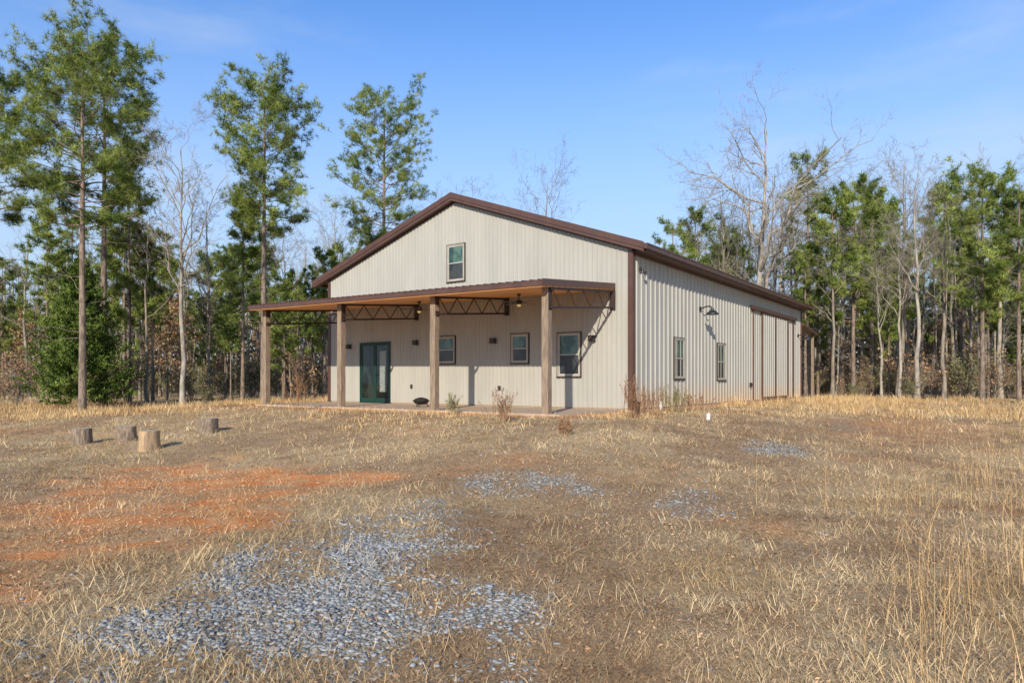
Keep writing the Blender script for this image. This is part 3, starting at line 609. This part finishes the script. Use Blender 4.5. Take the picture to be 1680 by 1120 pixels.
def blademesh(name,*a,**k):
    V,F4,F3=blades(*a,**k)
    me=bpy.data.meshes.new(name); me.vertices.add(len(V)); me.vertices.foreach_set('co',V.astype(np.float32).ravel())
    L=np.concatenate([F4.ravel(),F3.ravel()]).astype(np.int32); st=np.concatenate([np.arange(len(F4))*4,len(F4)*4+np.arange(len(F3))*3]).astype(np.int32)
    me.loops.add(len(L)); me.loops.foreach_set('vertex_index',L); me.polygons.add(len(st)); me.polygons.foreach_set('loop_start',st); me.update(calc_edges=True); return me
rg=np.random.default_rng(11)
def sample(n,d0,d1):
    d=d0*(d1/d0)**rg.random(n); x=(rg.random(n)*2-1)*(d*.82+1.2); return x,d
def outside(x,y): return bdist(x,y)>.04
x,y=sample(90000,2.4,44); c,g,s=masks(x,y); keep=(rg.random(len(x))<(.12+.88*s)*(1-.72*g)*(1-.74*np.minimum(c,1)))&outside(x,y); x=x[keep];y=y[keep];s=s[keep]
k=9; n=len(x); sp_=np.repeat(.06+.003*y,k); bx=np.repeat(x,k)+rg.normal(size=n*k)*sp_; by=np.repeat(y,k)+rg.normal(size=n*k)*sp_
az=np.repeat(rg.random(n)*6.28,k)+rg.normal(size=n*k)*1.1; lie=np.repeat(rg.random(n)<.88,k); tilt=np.where(lie,1.32+.25*rg.random(n*k),.25+.8*rg.random(n*k)); L=np.repeat((.045+.12*rg.random(n)**1.6)*(1+.8*sst(10,24,y)),k)*(.6+.7*rg.random(n*k))
w=.0017+.00048*by
o=obj('dry_grass',blademesh('dry_grass',bx,by,h(bx,by)-.002,az,tilt,L,w,rg,curve=.3),M['straw']); tag(o,'matted pale dry grass tufts covering the field','grass',kind='stuff')
print('tufts',n)
x,y=sample(96000,2.4,36); c,g,s=masks(x,y); keep=(rg.random(len(x))<(1-.5*s)*(1-.85*g)*(1-.8*np.minimum(c,1)))&outside(x,y); x=x[keep];y=y[keep]
k=6; n=len(x); bx=np.repeat(x,k)+rg.normal(size=n*k)*.05; by=np.repeat(y,k)+rg.normal(size=n*k)*.05; az=rg.random(n*k)*6.28; tilt=.7+.8*rg.random(n*k); L=.02+.055*rg.random(n*k)**1.4
o=obj('ground_weeds',blademesh('ground_weeds',bx,by,h(bx,by)-.003,az,tilt,L,.0024+.0006*by,rg,curve=1.0),M['brownweed']); tag(o,'low matted dead brown weeds between the straw patches','ground cover',kind='stuff')
x,y=sample(22000,2.4,30); c,g,s=masks(x,y); keep=(rg.random(len(x))<(1-.6*g)*(1-.6*c))&outside(x,y); x=x[keep];y=y[keep]
T=np.stack([x,y,h(x,y)+.012+.015*rg.random(len(x))],-1); V,Fq=leaves(T,.011,rg); V=V.reshape(-1,4,3); sc=(1+.06*y)[:,None,None]; V=T[:,None]+(V-T[:,None])*sc*np.array([1,1,.6]); 
o=obj('leaf_litter',npmesh('leaf_litter',[(V.reshape(-1,3),Fq)]),M['litter']); tag(o,'crumbled dead brown leaves over the soil','leaf litter',kind='stuff')
ph=(1+5**.5)/2
ico=nrm(np.array([(-1,ph,0),(1,ph,0),(-1,-ph,0),(1,-ph,0),(0,-1,ph),(0,1,ph),(0,-1,-ph),(0,1,-ph),(ph,0,-1),(ph,0,1),(-ph,0,-1),(-ph,0,1)],float))
icf=np.array([(0,11,5),(0,5,1),(0,1,7),(0,7,10),(0,10,11),(1,5,9),(5,11,4),(11,10,2),(10,7,6),(7,1,8),(3,9,4),(3,4,2),(3,2,6),(3,6,8),(3,8,9),(4,9,5),(2,4,11),(6,2,10),(8,6,7),(9,8,1)])
def stones(x,y,sz,name,m_,label,flat=.42):
    n=len(x); print(name,n)
    sc=sz[:,None]*(.65+.75*rg.random((n,3)))*np.array([1.15,1.15,flat]); V=ico[None]*(1+.26*rg.normal(size=(n,12,1)))*sc[:,None,:]
    a=rg.random(n)*6.28; ca,sa=np.cos(a)[:,None],np.sin(a)[:,None]; V=np.stack([V[...,0]*ca-V[...,1]*sa,V[...,0]*sa+V[...,1]*ca,V[...,2]],-1)
    t=rg.normal(size=(n,1))*.25; V=np.stack([V[...,0]*np.cos(t)-V[...,2]*np.sin(t),V[...,1],V[...,0]*np.sin(t)+V[...,2]*np.cos(t)],-1)
    V+=np.stack([x,y,h(x,y)+sz*.08+.004*rg.random(n)],-1)[:,None]
    o=obj(name,npmesh(name,[(V.reshape(-1,3),(icf[None]+np.arange(n)[:,None,None]*12).reshape(-1,3))]),M[m_]); tag(o,label,'gravel',kind='stuff')
x=-8+16*rg.random(500000); y=2.3+12*rg.random(500000); c,g,s=masks(x,y); keep=(rg.random(len(x))<.92*np.clip(g,0,1)**1.3*np.where(y<7,1,.55)+.003*(x<4)); x=x[keep];y=y[keep]
stones(x,y,(.0075+.0115*rg.random(len(x))**1.7)*(1+.015*y),'gravel','stone','loose blue grey crushed stone spread over the ground')
x=-13+16*rg.random(120000); y=3+13*rg.random(120000); c,g,s=masks(x,y); keep=(rg.random(len(x))<.24*c*(y<14)); x=x[keep];y=y[keep]
stones(x,y,.006+.010*rg.random(len(x))**2,'clay_pebbles','pebble','small tan and orange pebbles lying over the red clay')
def band(pts_x,pts_y,k,H0,H1,spread,w,til=.25):
    n=len(pts_x); bx=np.repeat(pts_x,k)+rg.normal(size=n*k)*spread; by=np.repeat(pts_y,k)+rg.normal(size=n*k)*spread; az=rg.random(n*k)*6.28
    return bx,by,h(bx,by)-.01,az,til*np.abs(rg.normal(size=n*k)),np.repeat(H0+(H1-H0)*rg.random(n),k)*(.45+.65*rg.random(n*k)),np.full(n*k,w)
xa=[];ya=[]
for i in range(250):
    d=3.0+15*rg.random()**1.2; pxx=1715-270*rg.random()**1.7-(d-6)*2; X1,_=at(pxx,d); xa.append(X1);ya.append(d)
for cx_,cy_,cnt in ((1392,845,4),(1420,850,2),(1600,800,6),(1240,810,2)):
    gx,gy=ground_at(cx_,cy_)
    for i in range(cnt): xa.append(gx+rg.normal()*.12); ya.append(gy+rg.normal()*.12)
B1=band(np.array(xa),np.array(ya),5,.20,.92,.09,.0030,.30)
o=obj('tall_sedge',blademesh('tall_sedge',*B1,rg,curve=.3),M['sedge']); tag(o,'sparse tall golden broom sedge stalks along the right side of the field','grass',kind='stuff')
xa=[];ya=[]
for lo,hi,d0,d1,cnt in ((-100,440,20,31,1400),(1330,1800,22,36,1300),(440,560,25,29,150),(500,1100,14.5,19,600),(1090,1340,18,30,300)):
    d=d0+(d1-d0)*rg.random(cnt); pxx=lo+(hi-lo)*rg.random(cnt); X1=(pxx-840)/F*d; kk=(bdist(X1,d)>(.1 if lo in (500,1090) else .8))&(fbm(X1,d,.4,90,3)>.47); 
    if lo in (500,1090): kk&=(rg.random(cnt)<.6)
    xa.append(X1[kk]); ya.append(d[kk])
xa=np.concatenate(xa); ya=np.concatenate(ya); B2=list(band(xa,ya,12,.12,.48,.18,.012,.45)); B2[5]=B2[5]*(.45+.55*sst(18,24,B2[1]))
o=obj('field_edge_grass',blademesh('field_edge_grass',*B2,rg,curve=.5),M['sedge']); tag(o,'strip of taller pale grass along the foot of the woods','grass',kind='stuff')
def weed(px,py,hpx,seed,m_,label,wd=.22,nst=18):
    x,y=ground_at(px,py); H=hpx/F*y; r=np.random.default_rng(seed); t=thing('weed_clump',(x,y,float(h(x,y))),0,label,'weed')
    az=r.random(nst)*6.28; tl=.30*np.abs(r.normal(size=nst)); d=np.stack([np.cos(az)*np.sin(tl),np.sin(az)*np.sin(tl),np.cos(tl)],-1); s=np.linspace(0,1,5)
    P=d[:,None]*((H*(.5+.5*r.random(nst)))[:,None]*s)[...,None]; P[...,:2]+=(r.normal(size=(nst,2))*wd*.35)[:,None]; P+=r.normal(size=P.shape)*.01; P[:,0,2]=-.05
    R=np.full((nst,1),.005)*(1-.5*s); P1,R1=grow(P,R,9,.3,1,.22,.5,.3,3,r,.8,.1,minr=.003)
    obj('stems',npmesh('stems',[tubes(P,R,3),tubes(P1,R1,3)]),M[m_],t); tp,_,_=interp(P1,R1,r.random((len(P1),3))); obj('seed_heads',npmesh('seed_heads',[leaves(tp.reshape(-1,3)+r.normal(size=(len(P1)*3,3))*.012,.016,r)]),M[m_],t)
weed(1040,686,70,1,'weed','tall brown weed clump against the front right corner of the building',.35,30)
weed(1062,682,50,2,'weed','shorter brown weed clump just right of the building corner',.5,30)
weed(826,692,58,3,'weed','brown weed clump at the slab edge between the two right porch posts',.25,24)
weed(490,672,60,4,'weed','tall weed clump between the two left porch posts',.35,24)
weed(742,678,34,5,'weedgreen','low weed clump just right of the third porch post')
weed(1105,676,44,6,'weedgreen','greenish weed clump under the first side window',.5,30)
weed(1135,672,30,8,'weed','small brown weed clump at the side wall right of the first side window',.6,24)
weed(925,712,30,7,'weed','low weed clump in the grass right of the rightmost porch post')
# ------------------------------------------------------------ light, sky, camera
sd=Vector((-.236*math.cos(rad(24.5)),-.972*math.cos(rad(24.5)),math.sin(rad(24.5))))
Ld=bpy.data.lights.new('sun','SUN'); Ld.energy=5.0; Ld.angle=rad(.53); Ld.color=(1,.935,.81); so=bpy.data.objects.new('sun',Ld); COL.objects.link(so); so.rotation_euler=sd.to_track_quat('Z','Y').to_euler()
wd=bpy.data.worlds.new('World'); S.world=wd; wd.use_nodes=True; nt=wd.node_tree; bg=nt.nodes['Background']
sk=nt.nodes.new('ShaderNodeTexSky'); sk.sky_type='NISHITA'; sk.sun_disc=False; sk.sun_elevation=rad(24.5); sk.sun_rotation=rad(193.6); sk.altitude=300; sk.air_density=1.0; sk.dust_density=.4; sk.ozone_density=2.0
tint=mixc(nt,1.0,sk.outputs[0],(1.0,1.55,2.2),'MULTIPLY')
tc=nt.nodes.new('ShaderNodeTexCoord'); sx=nt.nodes.new('ShaderNodeSeparateXYZ'); nt.links.new(tc.outputs['Generated'],sx.inputs[0])
hz=ramp(nt,sx.outputs[2],.54,.06); hm=nt.nodes.new('ShaderNodeMath'); hm.operation='MULTIPLY'; hm.inputs[1].default_value=.9; nt.links.new(hz,hm.inputs[0])
base=mixc(nt,hm.outputs[0],tint,(4.9,6.1,7.4))
mp=nt.nodes.new('ShaderNodeMapping'); mp.inputs['Scale'].default_value=(1,1.2,4.5); nt.links.new(tc.outputs['Generated'],mp.inputs[0])
cn=nt.nodes.new('ShaderNodeTexNoise'); cn.inputs['Scale'].default_value=2.2; cn.inputs['Detail'].default_value=6; cn.inputs['Roughness'].default_value=.55; nt.links.new(mp.outputs[0],cn.inputs[0])
cr=ramp(nt,cn.outputs[0],.44,.78); mu=nt.nodes.new('ShaderNodeMath'); mu.operation='MULTIPLY'; mu.inputs[1].default_value=.38; nt.links.new(cr,mu.inputs[0])
cc=mixc(nt,mu.outputs[0],base,(6.2,6.9,7.6)); nt.links.new(cc,bg.inputs[0]); bg.inputs[1].default_value=.114
cam=bpy.data.cameras.new('camera'); co=bpy.data.objects.new('camera',cam); COL.objects.link(co); co.location=(0,0,CZ); co.rotation_euler=(rad(90),0,0)
cam.sensor_width=36; cam.lens=F/1680*36; cam.shift_y=(HY-560)/1680; cam.clip_end=2000; cam.clip_start=.05; S.camera=co
S.view_settings.view_transform='Standard'; S.view_settings.look='None'; S.view_settings.exposure=0
